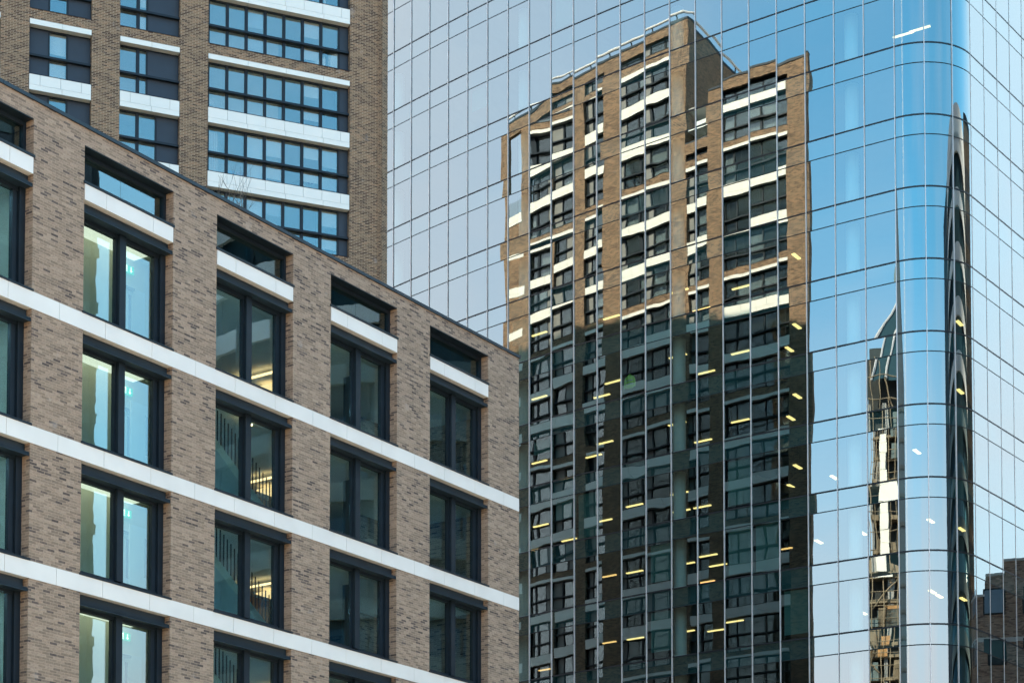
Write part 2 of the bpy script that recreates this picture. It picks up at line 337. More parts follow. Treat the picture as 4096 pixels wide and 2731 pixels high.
for k, (a0, a1) in enumerate(LOWS):
    for L in levels[:]:
        if L == levels[-1] and False: continue
        top = (L + FH - .47) if L != levels[0] else 23.77
        low_window(a0, a1, L, top)
    f = MB(FL); f.box(a0, a1, .30, .46, 24.23, 24.33); f.box(a0, a0 + .1, .30, .46, 24.33, 25.28); f.box(a1 - .1, a1, .30, .46, 24.33, 25.28); f.box(a0 + .1, a1 - .1, .3, .46, 25.14, 25.28)
    f.box(a0 + .02, a1 - .02, .0, .30, 25.25, 25.278)
    fr = child_inv(f.build('window', 'dark', low), low)
    MB(FL).box(a0 + .1, (a0 + a1) / 2 - .006, .38, .395, 24.33, 25.14).build('pane', 'glass_low', fr)
    MB(FL).box((a0 + a1) / 2 + .006, a1 - .1, .38, .395, 24.33, 25.14).build('pane', 'glass_low', fr)
    MB(FL).box(a0 - .03, a1 + .03, -.035, .30, 24.215, 24.285).build('sill', 'dark', fr)
# rooms behind the windows
def room(a0, a1, m, depth, light=None, back=None):
    w_ = MB(FL)
    w_.box(a0 - .6, a0 - .5, .55, depth, GZ, 24.9); w_.box(a1 + .5, a1 + .6, .55, depth, GZ, 24.9); w_.box(a0 - .5, a1 + .5, depth, depth + .1, GZ, 24.9)
    w_.build('partition_wall', m, low)
sl_ = MB(FL)
for L in levels + [H1 + FH]: sl_.box(.4, SEND - .4, .54, 12, L - .42, L - .1)
sl_.build('floor_slab', 'room_pale', low)
def wallbox(a0, a1, y0, y1, m, z0=GZ, z1=24.9, name='partition_wall'): MB(FL).box(a0, a1, y0, y1, z0, z1).build(name, m, low)
wallbox(16.2, 22.4, 1.75, 1.85, 'room_green'); wallbox(16.1, 16.2, .56, 1.85, 'room_green'); wallbox(22.4, 22.5, .56, 6, 'room_green')
wallbox(22.5, SEND - .4, 5., 5.1, 'room_blue'); wallbox(.4, 16.1, 9., 9.1, 'room_dark'); wallbox(6.0, 10.6, 6.6, 6.7, 'room_orange')
wallbox(11.9, 12.1, .56, .95, 'room_orange'); wallbox(12.2, 16.0, 6.0, 6.1, 'room_blue'); wallbox(1.2, 3.6, 5., 5.1, 'brick_low'); wallbox(-1. + 1.4, 1.2, 4.4, 4.5, 'room_blue'); wallbox(5.9, 6.3, 2.6, 3.0, 'room_dark')  # blue wall behind the stairs carries a mirrored building in its colour
for L in levels[:5]:
    MB(FL).box(17.6, 21.6 - .6 * (round(L) % 3), .9, 1.6, L + 3.02, L + 3.06).build('ceiling_light', 'room_fill', low)  # added glow panel that brightens the green stair room
    MB(FL).box(8.45, 8.57, 4.2, 6.1, L + 2.96, L + 3.0).build('ceiling_light', 'lamp_warm', low)
    MB(FL).box(6.4, 7.6, 5.2, 5.8, L + 3.0, L + 3.05).build('ceiling_light', 'hall_fill', low); MB(FL).box(2., 2.6, 3.6, 3.9, L + 3.0, L + 3.05).build('ceiling_light', 'cool_fill', low)  # added fill glows: warm for the ochre hall, cool near the corner
    MB(FL).box(24., 26., 1.5, 2., L + 3.02, L + 3.06).build('ceiling_light', 'cool_fill', low)  # added cool fill for the blue end room
    if L in (levels[1], levels[3]): MB(FL).box(12.95, 13.1, 1.15, 1.28, L + 2.94, L + 2.98).build('ceiling_light', 'spot_light', low)
    MB(FL).box(13.0, 15.5, 4.6, 5.0, L + 3.0, L + 3.04).build('ceiling_light', 'cool_fill', low)  # added cool fill for the blue wall behind the stairs
    # stair door with its narrow vision slot and closer
    d = child_inv(MB(FL).box(17.05, 18.15, 1.69, 1.74, L + .02, L + 2.25).build('door', 'room_pale', low), low)
    MB(FL).box(17.62, 17.72, 1.68, 1.688, L + .85, L + 2.0).build('vision_panel', 'door_slot', d)
    MB(FL).box(17.55, 17.9, 1.60, 1.688, L + 2.13, L + 2.2).build('closer', 'grey_panel', d)
    if L in (levels[1], levels[2]): MB(FL).box(16.95, 18.0, 1.25, 1.3, L + .02, L + 2.3).build('door_leaf', 'room_pale', low); MB(FL).box(17.32, 17.42, 1.235, 1.245, L + .85, L + 2.0).build('vision_panel', 'door_slot', low)
    if L == levels[0]: continue
    # flight of stairs with balusters
    st = MB(FL); n_ = 12
    for k in range(n_):
        a_ = 15.4 - k * .36; z_ = L + 3.1 - k * .25; st.face([(a_, 1.5, z_), (a_ - .4, 1.5, z_ - .28), (a_ - .4, 1.5, z_ - .62), (a_, 1.5, z_ - .34)]); st.face([(a_, 1.5, z_ - .34), (a_ - .4, 1.5, z_ - .62), (a_ - .4, 2.7, z_ - .62), (a_, 2.7, z_ - .34)])
    sc_ = child_inv(st.build('staircase', 'stair_paint', low), low)
    bl = MB(FL)
    for k in range(26):
        a_ = 15.4 - k * .16; z_ = L + 3.1 - (15.4 - a_) * .694
        if z_ < L + 3.1: bl.box(a_ - .012, a_ + .012, 1.5, 1.53, z_, min(z_ + 1.0, L + 3.15))
    bl.build('balusters', 'dark', sc_)
    # exit sign: running figure and arrow
sign0 = None
for q, L in enumerate(levels[:4]):
    sx, sz = 17.78, L + 2.74
    t = thing('exit_sign', FL.p(sx, 1.72, sz - .1), '', 'exit sign', 'green exit signs over the stair doors', math.atan2(FL.d.y, FL.d.x))
    t['label'] = ['green exit sign behind the top floor window second from the left', 'green exit sign behind the window one floor below the top, second from the left', 'green exit sign behind the window two floors below the top', 'green exit sign behind the lowest window of the second column'][q]
    MB(FL).box(sx - .24, sx + .24, 1.66, 1.70, sz - .11, sz + .11).build('sign_board', 'sign_green', t)
    ic = MB(FL)
    def P(*pts): ic.face([(sx + a_, 1.655, sz + b_) for a_, b_ in pts])
    P((.03, -.09), (.20, -.09), (.20, .09), (.03, .09)); ic.build('door_symbol', 'sign_white', t)
    ic = MB(FL)
    def P2_(*pts): ic.face([(sx + a_, 1.650, sz + b_) for a_, b_ in pts])
    P2_((.10, .045), (.13, .045), (.13, .075), (.10, .075)); P2_((.08, -.02), (.13, -.02), (.14, .04), (.09, .04)); P2_((.05, .0), (.09, .03), (.085, .045), (.045, .015)); P2_((.14, .035), (.18, .01), (.175, -.005), (.13, .02))
    P2_((.08, -.02), (.11, -.02), (.07, -.05), (.08, -.08), (.055, -.08), (.045, -.045)); P2_((.11, -.02), (.13, -.02), (.16, -.05), (.19, -.055), (.185, -.075), (.15, -.07)); ic.build('running_figure', 'sign_green', t)
    ic = MB(FL); P2_((-.13, .08), (-.10, .08), (-.10, -.03), (-.06, -.03), (-.115, -.085), (-.17, -.03), (-.13, -.03)); ic.build('arrow', 'sign_white', t)
#TOWER
# ================================================================ brick tower: street face A, glass-side face B
C0 = (-5.95, 91.5); ta, tb = R(22), R(143.9)
FA = Frame(C0, (-math.cos(ta), -math.sin(ta)), (-math.sin(ta), math.cos(ta)))
FB = Frame(C0, (math.cos(tb), math.sin(tb)), (-math.sin(tb), math.cos(tb)))
tw = thing('brick_apartment_tower', (*FA.p(10, 9, 0)[:2], GZ), 'tall brown brick apartment tower with white panel bands behind the lower brick office block', 'apartment tower')
BASE = 47.42
def is_brick(L): return round((L - BASE) / 3) % 3 == 0
bandpool = Pool(tw, 100); winpool = Pool(tw, 100)
def tower_face(F, blocks, s0, s1, bottom, tops, recess=.30):
    """blocks: (a0, a1, style, top level, roof height)"""
    wl = MB(F); cuts = [s0] + [e for b in blocks for e in b[:2]] + [s1]
    for k in range(0, len(cuts), 2):
        a0, a1 = cuts[k], cuts[k + 1]; wl.box(a0, a1, 0, .42, GZ, tops(.5 * (a0 + a1)))
    for a0, a1, style, lt, rh in blocks:
        wl.box(a0, a1, 0, .42, GZ, bottom - 3)
        L = lt; first = True
        while L >= bottom - .1:
            ztop = rh - .72 if first else L + 3 - .74
            b = MB(F)
            if is_brick(L): wl.box(a0, a1, .0, .42, L - .5, L - .02); lo = L - .5
            else:
                js = [a0 + .45 + .91 * i for i in range(9)]; bandpanels(b, a0 + .01, a1 - .01, L - .495, L - .03, js); 
            js = [a0 + 1.3 + 1.82 * i for i in range(5)]; bandpanels(b, a0 + .01, a1 - .01, L - .74, L - .505, js, -.014, .32)
            bandpool.add(b, 'white_band', 'white_warm')
            bb = MB(F).box(a0, a1, .31, .40, L - .74, L); bandback.append(bb)
            tower_window(F, a0, a1, L, ztop, style(L) if callable(style) else style, recess, first)
            first = False; L -= 3
        wl.box(a0, a1, 0, .42, rh - .72, rh)
    return wl
bandback = []
def tower_window(F, a0, a1, z0, z1, panes, rc, small):
    """panes: list of (start, end, kind) as fractions in metres from a0; kind g glass, p panel"""
    f = MB(F); y0, y1 = rc, rc + .1; h = z1 - z0; tz = z0 + .95 if not small else None
    f.box(a0, a1, y0, y1, z0 - .005, z0 + .07); f.box(a0, a1, y0, y1, z1 - .07, z1)
    f.box(a0 - .0, a1, -.02, y0, z0 - .028, z0 - .002)
    if tz: f.box(a0, a1, y0 - .16, y1, tz - .045, tz + .05); f.box(a0, a1, y0, y1, tz + .05, tz + .09)
    e = 0.
    gl = []; pns = []
    rows = [(z0 + .07, tz - .045), (tz + .09, z1 - .07)] if tz else [(z0 + .07, z1 - .07)]
    for (p, q, kd) in panes:
        if p - e > .005: f.box(a0 + e, a0 + p, y0, y1, z0 + .07, z1 - .07)
        for (r0, r1) in rows:
            if kd == 'g': gl.append((a0 + p, a0 + q, r0, r1))
            else: pns.append(MB(F).box(a0 + p, a0 + q, y0 + .015, y1, r0, r1))
        e = q
    if a1 - a0 - e > .005: f.box(a0 + e, a1, y0, y1, z0 + .07, z1 - .07)
    fr = winpool.add(f, 'window', 'dark')
    par = fr if fr is not None else tw
    for (p, q, r0, r1) in gl:
        gm = MB(F).box(p, q, y1 - .03, y1 - .02, r0, r1)
        rv = random.Random(int(a0 * 7 + z0 * 13) + int(p * 3)).random(); bb_ = MB(F).box(p, q, y1 + .12, y1 + .13, r0 - .05, r1 + .05)
        if F is FB and rv < (.35 if z0 > 53 else .62): DARK_SHEETS.append(bb_)  # dark sheets stand in for dim rooms, more of them in the shadowed part
        elif F is FB and rv > (.62 if z0 > 53 else .8): PALEB.append(bb_)
        elif F is FA and rv > .60 and fr is not None:
            dp = (r1 - r0) * (.45 + .54 * ((rv * 37) % 1)); MB(F).box(p + .01, q - .01, y1 + .05, y1 + .06, r1 - dp, r1).build('roller_blind', 'pale_cloth' if rv > .9 else 'white', fr)
        elif F is FA and rv < .12: MB(F).box(p, q, y1 + .3, y1 + .32, r0, r1).build('drawn_curtain', 'slate_cloth', fr or tw)
        if fr is not None: gm.build('pane', 'glass_flat', fr)
        else: GL_REST.append(gm)
    for pn in pns:
        if fr is not None: pn.build('blind_panel', 'navy' if F is FA else 'grey_panel', fr)  # grey here is the navy panel's sunlit look put into the colour
        else: PN_REST.append(pn)
GL_REST = []; PN_REST = []; DARK_SHEETS = []; PALEB = []
P7 = [(.02, .42, 'p')] + [(.50 + .905 * k, .50 + .905 * k + .77, 'g') for k in range(7)]
def P2(L): return [(.02, 1.42, 'p'), (1.50, 1.80, 'g'), (1.95, 2.70, 'g')] if L > 43 else [(.02, .98, 'p'), (1.06, 1.80, 'g'), (1.95, 2.70, 'g')]
P1 = [(.02, 1.0, 'p'), (1.08, 1.82, 'g'), (1.9, 2.74, 'p')]
wa = tower_face(FA, [(1.88, 8.71, P7, 68.42, 69.97), (10.02, 12.77, P2, 68.42, 69.97), (14.04, 16.8, P1, 68.42, 69.97), (18.05, 24.88, P7, 68.42, 69.97)], 0., 27., 29.4, lambda a: 69.97)
wa.build('brick_wall', 'brick_tower', tw)
P3 = [(.08, .85, 'g'), (1.0, 2.3, 'g'), (2.42, 2.98, 'p'), (3.2, 4.1, 'g'), (4.25, 5.5, 'g'), (5.58, 6.22, 'p')]
def P5A(L): return [(.05, 1.75, 'p'), (1.9, 2.9, 'g')] if round(L / 3) % 4 == 1 else [(.1, 1.0, 'g'), (1.12, 2.15, 'g'), (2.25, 3.0, 'p')]
P5B = [(.04, .9, 'p'), (1.0, 2.15, 'g'), (2.35, 3.0, 'g')]
PW = [(.1, 1.25, 'g'), (1.37, 2.6, 'g'), (2.7, 4.2, 'g'), (4.3, 5.5, 'g'), (5.6, 6.45, 'g')]
PS = [(.1, 1.0, 'g'), (1.12, 2.0, 'g'), (2.08, 2.5, 'p')]
def roofB(a): return 69.97 if a < 10.6 else 76.1
wb = tower_face(FB, [(2.25, 8.8, PW, 68.42, 69.97), (10.6, 13.1, PS, 65.42, 66.6), (14.8, 21.1, P3, 74.42, 76.1), (23.2, 26.0, PS, 74.42, 76.1), (27.3, 30.4, P5A, 74.42, 76.1), (31.0, 34.1, P5B, 74.42, 76.1)], .0, 35.9, 20.3, roofB)
# open terrace bay and end pier
wb.box(37.9, 39.5, 0, .42, GZ, 75.98); wb.box(35.9, 37.9, 0, .42, 75.2, 76.1); wb.box(35.9, 37.9, 0, .42, GZ, 67.6)
wb.build('brick_wall', 'brick_tower', tw)
L = 68.42
while L > 20:
    b = MB(FB); bandpanels(b, 35.91, 37.89, L - .495, L - .01, [36.9], -.014, .5); bandpanels(b, 35.91, 37.89, L - .74, L - .505, [], -.014, .5); bandpool.add(b, 'white_band', 'white_warm'); L -= 3
MB(FB).box(35.92, 37.88, .1, .12, 68.42, 69.5).build('balustrade', 'glass_flat', tw)
bandpool.close(); winpool.close()
def merge(lst, name, m, kind=None):
    r = MB()
    for x in lst:
        b = len(r.v); r.v += x.v; r.q += [[i + b for i in q] for q in x.q]; r.uv += x.uv
    o = r.build(name, m, tw)
    if kind: tag(o, kind=kind)
merge(bandback, 'band_backing', 'black'); merge(DARK_SHEETS, 'dark_room_sheet', 'dark_room_tone', 'stuff'); merge(PALEB, 'curtain', 'pale_cloth', 'stuff')
if GL_REST: merge(GL_REST, 'pane', 'glass_flat', 'stuff')
if PN_REST: merge(PN_REST, 'blind_panel', 'grey_panel', 'stuff')
# body: block behind the faces (set back .9 m so that rooms have depth)
def w2(F, a, y): return F.p(a, y, 0)[:2]
body = MB(); 
tri = lambda i, sA, sB: [w2(FA, 1.7 + i, i), w2(FB, sB, i), w2(FA, sA, i)]
bd = MB(); L = 68.42
floors_ = MB()
# plan outline (ccw) just inside both faces
def outline(i):
    A1 = w2(FA, 27., i); B1 = w2(FB, 39.4, i)
    # corner of the two inset lines
    ax, ay = w2(FA, 0, i); dx, dy = FA.d.x, FA.d.y; bx, by = w2(FB, 0, i); ex, ey = FB.d.x, FB.d.y
    det = dx * (-ey) + ex * dy; t = ((bx - ax) * (-ey) + ex * (by - ay)) / det
    return [(ax + dx * t, ay + dy * t), B1, A1]
L = 20.42
while L < 70:
    floors_.prism(outline(.41), L - .7, L - .42); L += 3
floors_.build('floor_slab', 'room_pale', tw)
pw = MB(); pw.prism(outline(2.6), GZ, 69.2); pw.build('inner_wall', 'room_pale', tw)
up = MB(FB); up.box(13.2, 39.4, .5, .9, 66, 66.3)
up.box(13.12, 13.5, .42, 16., 60, 76.1)                         # side of the taller block above the wing
up.box(10.5, 13.12, 3.0, 3.4, 60, 70.5)
up.build('side_wall', 'brick_tower', tw)
rr = MB(FB); rr.box(13.5, 35.8, .42, 15, 75.0, 75.3); rr.box(14, 35.8, 2.6, 3., 69, 75); rr.prism([(a, y) for a, y in [(2., .42), (13.1, .42), (13.1, 6), (8, 6)]], 69.0, 69.3); rr.build('roof', 'concrete', tw)
cp = MB(FB); cp.box(.0, 10.6, -.04, .5, 69.97, 70.12); cp.box(13.1, 39.5, -.04, .5, 76.1, 76.25); cp.box(13.08, 13.56, .5, 16, 76.1, 76.25); cp.box(10.6, 13.1, .0, .5, 66.6, 66.7)
cp2 = MB(FA); cp2.box(0, 27, -.04, .5, 69.97, 70.12)
cp.build('coping', 'coping', tw); cp2.build('coping', 'coping', tw)
rl = MB(FB); rl.tube([(38.6, .5, 76.98), (13.7, .5, 76.98), (13.3, .9, 76.98), (13.3, 16, 76.98)], .1, 8)
rl.build('roof_rail', 'white', tw)
rp = MB(FB); a = 14.3
while a < 38: rp.tube([(a, .62, 76.2), (a, .62, 76.8), (a, .5, 76.94)], .06, 6); a += 2.9
a = 2.
while a < 15: rp.tube([(13.35, a, 76.2), (13.3, a, 76.94)], .06, 6); a += 2.9
rp.build('rail_bracket', 'dark', tw)
#GLASS_TOWER
# ================================================================ curved glass tower
GS = .98
N = {0: Vector((-7.89 * GS, 127.79 * GS))}
for k in range(21): a = R(-45.4 + .66 * k); N[k + 1] = N[k] + Vector((math.cos(a), math.sin(a))) * 1.765 * GS
for k in range(-1, -15, -1): a = R(-45.4 + .66 * k); N[k] = N[k + 1] - Vector((math.cos(a), math.sin(a))) * 1.765 * GS
# corner: three curved panes, then a straight flank going away to the right
RC = 3.3 * GS; hd0 = -31.6; hd1 = 52.4
cc = N[21] + Vector((-math.sin(R(hd0)), math.cos(R(hd0)))) * RC
def arc(t): a = R(hd0 + (hd1 - hd0) * t - 90); return cc + Vector((math.cos(a), math.sin(a))) * RC
fl = Vector((math.cos(R(hd1)), math.sin(R(hd1)))); PR = [arc(1) + fl * 1.785 * GS * k for k in range(15)]
TL = [(56 - 4 * k) * GS for k in range(-8, 15)]           # thick transom lines (floor levels)
SPH = 1.09
def roofH(k): return 72.5 - .60 * (k - 12) if k < 12 else 72.5 - .45 * (k - 12)
gt = thing('glass_office_tower', (12, 122, GZ), 'curved blue glass office tower with rounded corner and thin vertical fins', 'office tower')
random.seed(4)
def pane_mesh(p0, p1, z0, z1, nx, nz, sd, amp, curve=None):
    """one sheet of glass with the slight bow and roller wave of toughened glass"""
    rn = random.Random(sd); m = MB(); d = (p1 - p0); Ln = d.length; n = Vector((d.y, -d.x)) / Ln
    tx, tz = rn.gauss(0, .0010) * amp, rn.gauss(0, .0021) * amp; bw, bh = rn.gauss(.0002, .0009) * amp, rn.gauss(0, .0015) * amp; h = z1 - z0
    off = Vector((rn.random() * 90, rn.random() * 90, rn.random() * 90)); na = rn.choice([.0002, .0003, .0003, .0004, .0009]) * amp
    b = 0
    for j in range(nz + 1):
        v = j / nz
        for i in range(nx + 1):
            u = i / nx
            if curve: q = curve(u)
            else: q = p0 + d * u
            dd = tx * Ln * (u - .5) + tz * h * (v - .5) + bw * 4 * u * (1 - u) + bh * 4 * v * (1 - v) * h / 2.8
            dd += na * noise.noise(Vector((u * Ln * 1.3, v * h * 1.0, 0)) + off) * 1.6
            if not curve: q = q + n * dd
            else:
                rr_ = (q - cc).normalized(); q = q + rr_ * dd
            m.v.append((q.x, q.y, z0 + v * h))
    for j in range(nz):
        for i in range(nx):
            a = j * (nx + 1) + i; m.q.append([a, a + 1, a + nx + 2, a + nx + 1]); m.uv.append([(0, 0)] * 4)
    return m
CAMF, TANP = 4500., math.radians(2.86)
def px(x, y, z):
    c, s = math.cos(TANP), math.sin(TANP); fz = y * c + z * s; up = -y * s + z * c
    return 1176 + CAMF * x / fz, 2235.2 - CAMF * up / fz
bays = []
for k in range(-14, 21): bays.append((N[k], N[k + 1], None, k))
for j in range(3): bays.append((arc(j / 3), arc((j + 1) / 3), (lambda u, j=j: arc((j + u) / 3)), 21 + j))
for j in range(14): bays.append((PR[j], PR[j + 1], None, 24 + j))
specs = []
for p0, p1, cv, k in bays:
    rh = roofH(k + .5)
    for i, T in enumerate(TL):
        zb, zs = T, T - SPH                       # vision pane stands on the thick line, spandrel hangs below it
        zt = (T + 4 * GS) - SPH
        for kind, z0, z1 in (('v', zb + .05, zt - .03), ('s', zs + .03, zb - .05)):
            z1 = min(z1, rh)
            if z1 - z0 < .2 or z0 < GZ: continue
            x0, y0 = px(p0.x, p0.y, z0); x1, y1 = px(p1.x, p1.y, z1)
            xm, ym = (x0 + x1) / 2, (y0 + y1) / 2
            area = abs(x1 - x0) * abs(y1 - y0) if (0 < xm < 2352 and 0 < ym < 1568 and xm > 892 and not (xm < 1191 and ym > 183 + .537 * xm)) else 0
            specs.append((area, kind, p0, p1, cv, k, i, z0, z1))
specs.sort(key=lambda s_: -s_[0])
vp, sp = Pool(gt, 100), Pool(gt, 100)
for area, kind, p0, p1, cv, k, i, z0, z1 in specs:
    vis = area > 0
    m = pane_mesh(p0, p1, z0, z1, (18 if cv else (8 if vis else 1)), ((12 if kind == 'v' else 5) if vis else (1)), k * 97 + i * 7 + (kind == 's') * 3, .35 if cv else (1. if k < 21 else .9), cv)
    (vp if kind == 'v' else sp).add(m, 'vision_pane' if kind == 'v' else 'spandrel_pane', 'glass', True)
vp.close(); sp.close()
PL = [N[k] for k in range(-14, 22)] + [arc(t / 18) for t in range(1, 18)] + PR
def offs(i):
    out = []
    for a, p in enumerate(PL):
        q0, q1 = PL[max(0, a - 1)], PL[min(len(PL) - 1, a + 1)]; d = (q1 - q0).normalized(); out.append(p + Vector((-d.y, d.x)) * i)
    return out
def strip(mb, i0, i1, z0, z1, top=None):
    a, b = offs(i0), offs(i1)
    for k in range(len(a) - 1):
        q = [a[k], a[k + 1], b[k + 1], b[k]]; zz1 = z1
        c = [(q[0].x, q[0].y, z0), (q[1].x, q[1].y, z0), (q[2].x, q[2].y, z0), (q[3].x, q[3].y, z0)]; t_ = [(x, y, zz1) for x, y, z in c]
        mb.face(t_); mb.face(c[::-1]); mb.face([c[0], c[1], t_[1], t_[0]]); mb.face([c[2], c[3], t_[3], t_[2]])
def roof_at(T): return [k for k in range(len(PL))]
for T in TL:
    if T > 66 or T < GZ + 2: 
        continue
    a = MB(); strip(a, -.012, .06, T - .032, T + .032); a.build('transom', 'gasket', gt)
    a = MB(); strip(a, -.010, .05, T - SPH - .015, T - SPH + .015); a.build('transom', 'gasket', gt)
for T in TL:
    if T <= 66: continue
    # above the lowest part of the roof the transoms stop where the parapet does
    idx = [j for j, (p0, p1, cv, k) in enumerate(bays) if roofH(k + .5) > T]
    if not idx: continue
    for z, h in ((T, .032), (T - SPH, .015)):
      a = MB()
      for j in idx:
            p0, p1, cv, k = bays[j]; d = (p1 - p0).normalized(); n = Vector((d.y, -d.x))
            q = [p0 + n * .012, p1 + n * .012, p1 - n * .06, p0 - n * .06]
            c = [(v.x, v.y, z - h) for v in q]; t_ = [(v.x, v.y, z + h) for v in q]; a.face(t_); a.face(c[::-1]); a.face([c[0], c[1], t_[1], t_[0]])
      a.build('transom', 'gasket', gt)
for j, (p0, p1, cv, k) in enumerate(bays):
    # fin at the start of the bay
    if j: q = PL[0]; 
    dprev = (bays[j - 1][1] - bays[j - 1][0]).normalized() if j else (p1 - p0).normalized(); dn = (p1 - p0).normalized(); d = (dprev + dn).normalized(); n = Vector((d.y, -d.x))
    F_ = Frame((p0.x, p0.y), (d.x, d.y), (-n.x, -n.y)); f = MB(F_)
    wd = .021 if k < 24 else .008
    f.box(-wd, wd, -.055 if k < 24 else -.02, .0, GZ, roofH(k)); o = f.build('mullion_fin', 'fin', gt)
    f2 = MB(F_); f2.box(-wd, wd, .001, .08, GZ, roofH(k)); f2.build('mullion_gasket', 'gasket', gt)
# inside: floors, ceilings, spandrel boards, core, columns
ins = offs(.12); deep = offs(15.)
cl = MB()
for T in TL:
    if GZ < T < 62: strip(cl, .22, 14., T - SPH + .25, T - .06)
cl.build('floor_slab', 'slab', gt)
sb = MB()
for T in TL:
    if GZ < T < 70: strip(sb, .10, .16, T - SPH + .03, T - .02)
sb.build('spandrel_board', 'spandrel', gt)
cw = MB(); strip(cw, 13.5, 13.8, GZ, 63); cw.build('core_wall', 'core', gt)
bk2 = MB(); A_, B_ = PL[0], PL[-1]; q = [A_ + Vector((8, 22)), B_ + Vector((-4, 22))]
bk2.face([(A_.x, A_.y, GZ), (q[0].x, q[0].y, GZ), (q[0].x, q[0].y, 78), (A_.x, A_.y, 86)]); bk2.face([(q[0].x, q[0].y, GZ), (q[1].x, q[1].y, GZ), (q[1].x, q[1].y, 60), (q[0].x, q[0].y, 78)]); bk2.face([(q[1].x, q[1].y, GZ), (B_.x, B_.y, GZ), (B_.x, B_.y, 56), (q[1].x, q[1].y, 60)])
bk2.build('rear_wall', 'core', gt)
rf = MB(); kk = [k for k in range(-14, 22)]
top = [(N[k].x, N[k].y, roofH(k) - .1) for k in kk]; cen = (14., 128., 66.)
for a, b in zip(top, top[1:]): rf.face([a, b, cen])
rf.face([top[-1], (PR[0].x, PR[0].y, roofH(24) - .3), cen]); rf.face([(PR[0].x, PR[0].y, roofH(24) - .3), (PR[-1].x, PR[-1].y, roofH(37) - .3), cen]); rf.face([(PR[-1].x, PR[-1].y, roofH(37) - .3), (q[1].x, q[1].y, 60), cen]); rf.face([(q[1].x, q[1].y, 60), (q[0].x, q[0].y, 78), cen]); rf.face([(q[0].x, q[0].y, 78), top[0], cen])
rf.build('roof', 'concrete', gt)
io = offs(1.15)
def colpos(kf):
    i = kf + 14; a = int(i); return io[a].lerp(io[a + 1], i - a)
for kf in (-.5, 6.2, 12.9, 19.3):
    c = MB(); p = colpos(kf)
    for j in range(len(TL) - 1):
        if TL[j] > 64 or TL[j] < GZ: continue
        c.lathe((p.x, p.y), [(.37, TL[j]), (.37, TL[j] + 4 * GS - SPH + .24)], 20)
    c.build('column', 'column', gt, True)
#LIGHTS
LT = [(6.1,117.94,46.2,'a',10),(1.72,120.65,46.2,'a',7),(3.58,123.91,46.2,'a',8),(9.81,113.92,42.28,'a',13),(13.44,113.32,42.28,'a',15),(11.74,116.59,42.28,'a',14),(6.2,118.25,42.28,'a',10),(1.72,121.04,42.28,'a',7),(5.63,120.77,42.28,'a',10),(3.45,124.62,42.28,'a',8),(9.78,114.31,38.36,'a',13),(13.47,113.78,38.36,'a',15),(11.63,117.46,38.36,'a',14),(5.67,117.8,38.36,'a',10),(5.1,120.4,38.36,'a',9),(1.73,121.6,38.36,'a',7),(3.56,125.16,38.36,'a',8),(9.97,115.16,34.44,'a',13),(7.46,117.64,34.44,'a',11),(11.61,117.93,34.44,'a',14),(1.82,122.03,34.44,'a',7),(5.76,120.93,34.44,'a',10),(10.42,118.82,34.44,'a',13),(16.17,109.25,42.28,'b',17),(16.25,112.8,42.28,'b',17),(16.22,109.57,38.36,'b',17),(16.38,113.3,38.36,'b',17),(16.27,110.02,34.44,'b',17),(16.44,113.76,34.44,'b',17),(7.09,124.41,34.44,'a',11),(3.7,125.37,34.44,'a',8),(1.32,128.09,34.44,'a',7),(10.46,116.37,30.52,'a',13),(11.61,114.5,30.52,'a',14),(7.49,118.3,30.52,'a',11),(6.0,119.27,30.52,'o',10),(12.42,116.72,30.52,'a',14),(10.51,117.21,26.6,'a',13),(12.32,116.89,26.6,'a',14),(13.14,114.55,26.6,'a',15),(7.58,119.12,26.6,'a',11),(6.03,120.21,26.6,'o',10),(2.16,128.47,26.6,'o',7),(12.18,120.66,30.52,'o',14),(15.9,113.02,30.52,'o',17),(15.29,119.79,26.6,'o',16),(13.51,113.35,46.2,'a',15),(9.92,113.9,46.2,'a',13),(11.51,116.71,46.2,'a',14),(16.12,108.96,46.2,'b',17),(19.12,107.17,46.2,'b',19),(17.67,111.48,30.52,'b',18),(19.88,109.67,30.52,'b',19),(20.36,112.42,26.6,'b',19),(18.68,112.04,34.44,'b',18),
 (23.2,107.2,30.52,'b',20),(23.3,107.4,26.6,'b',20),(23.9,108.4,26.6,'b',20),(25.3,108.9,30.52,'b',20),(25.4,109.1,26.6,'b',20),(25.3,108.8,42.28,'b',20),(25.3,108.8,38.36,'b',20),(22.5,107.3,34.44,'b',20),(22.7,106.3,57.96,'a',20),(21.9,106.9,57.96,'a',20)]
for x, y, z, t, k in LT:
    hd = R(-45.4 + .66 * k); 
    if t == 'b': hd += R(90)
    F_ = Frame((x, y), (math.cos(hd), math.sin(hd)), (-math.sin(hd), math.cos(hd)))
    hl = .6 if t == 'a' else (.42 if t == 'b' else .5); MB(F_).box(-hl, hl, -.075 if t != 'b' else -.1, .075 if t != 'b' else .1, z - .09, z - .03).build('ceiling_light', 'lamp_dim' if t == 'o' else 'lamp', gt)
#EXTRAS
# blinds drawn behind some of the tower's panes
for k, T, dr in ((15, 27.44, .92), (16, 27.44, .95), (9, 31.36, .97), (8, 31.36, .45), (17, 23.52, .9), (15, 31.36, .93), (12, 27.44, .8), (12, 23.52, .85), (7, 35.28, .3), (6, 43.12, .55), (4, 58.8, .5), (8, 62.72, .9)):
    p0, p1 = N[k], N[k + 1]; d = (p1 - p0).normalized(); F_ = Frame((p0.x, p0.y), (d.x, d.y), (-d.y, d.x)); zt = T + 2.8
    MB(F_).box(.1, 1.63, .30, .31, zt - 2.7 * dr, zt).build('roller_blind', 'blind', gt)
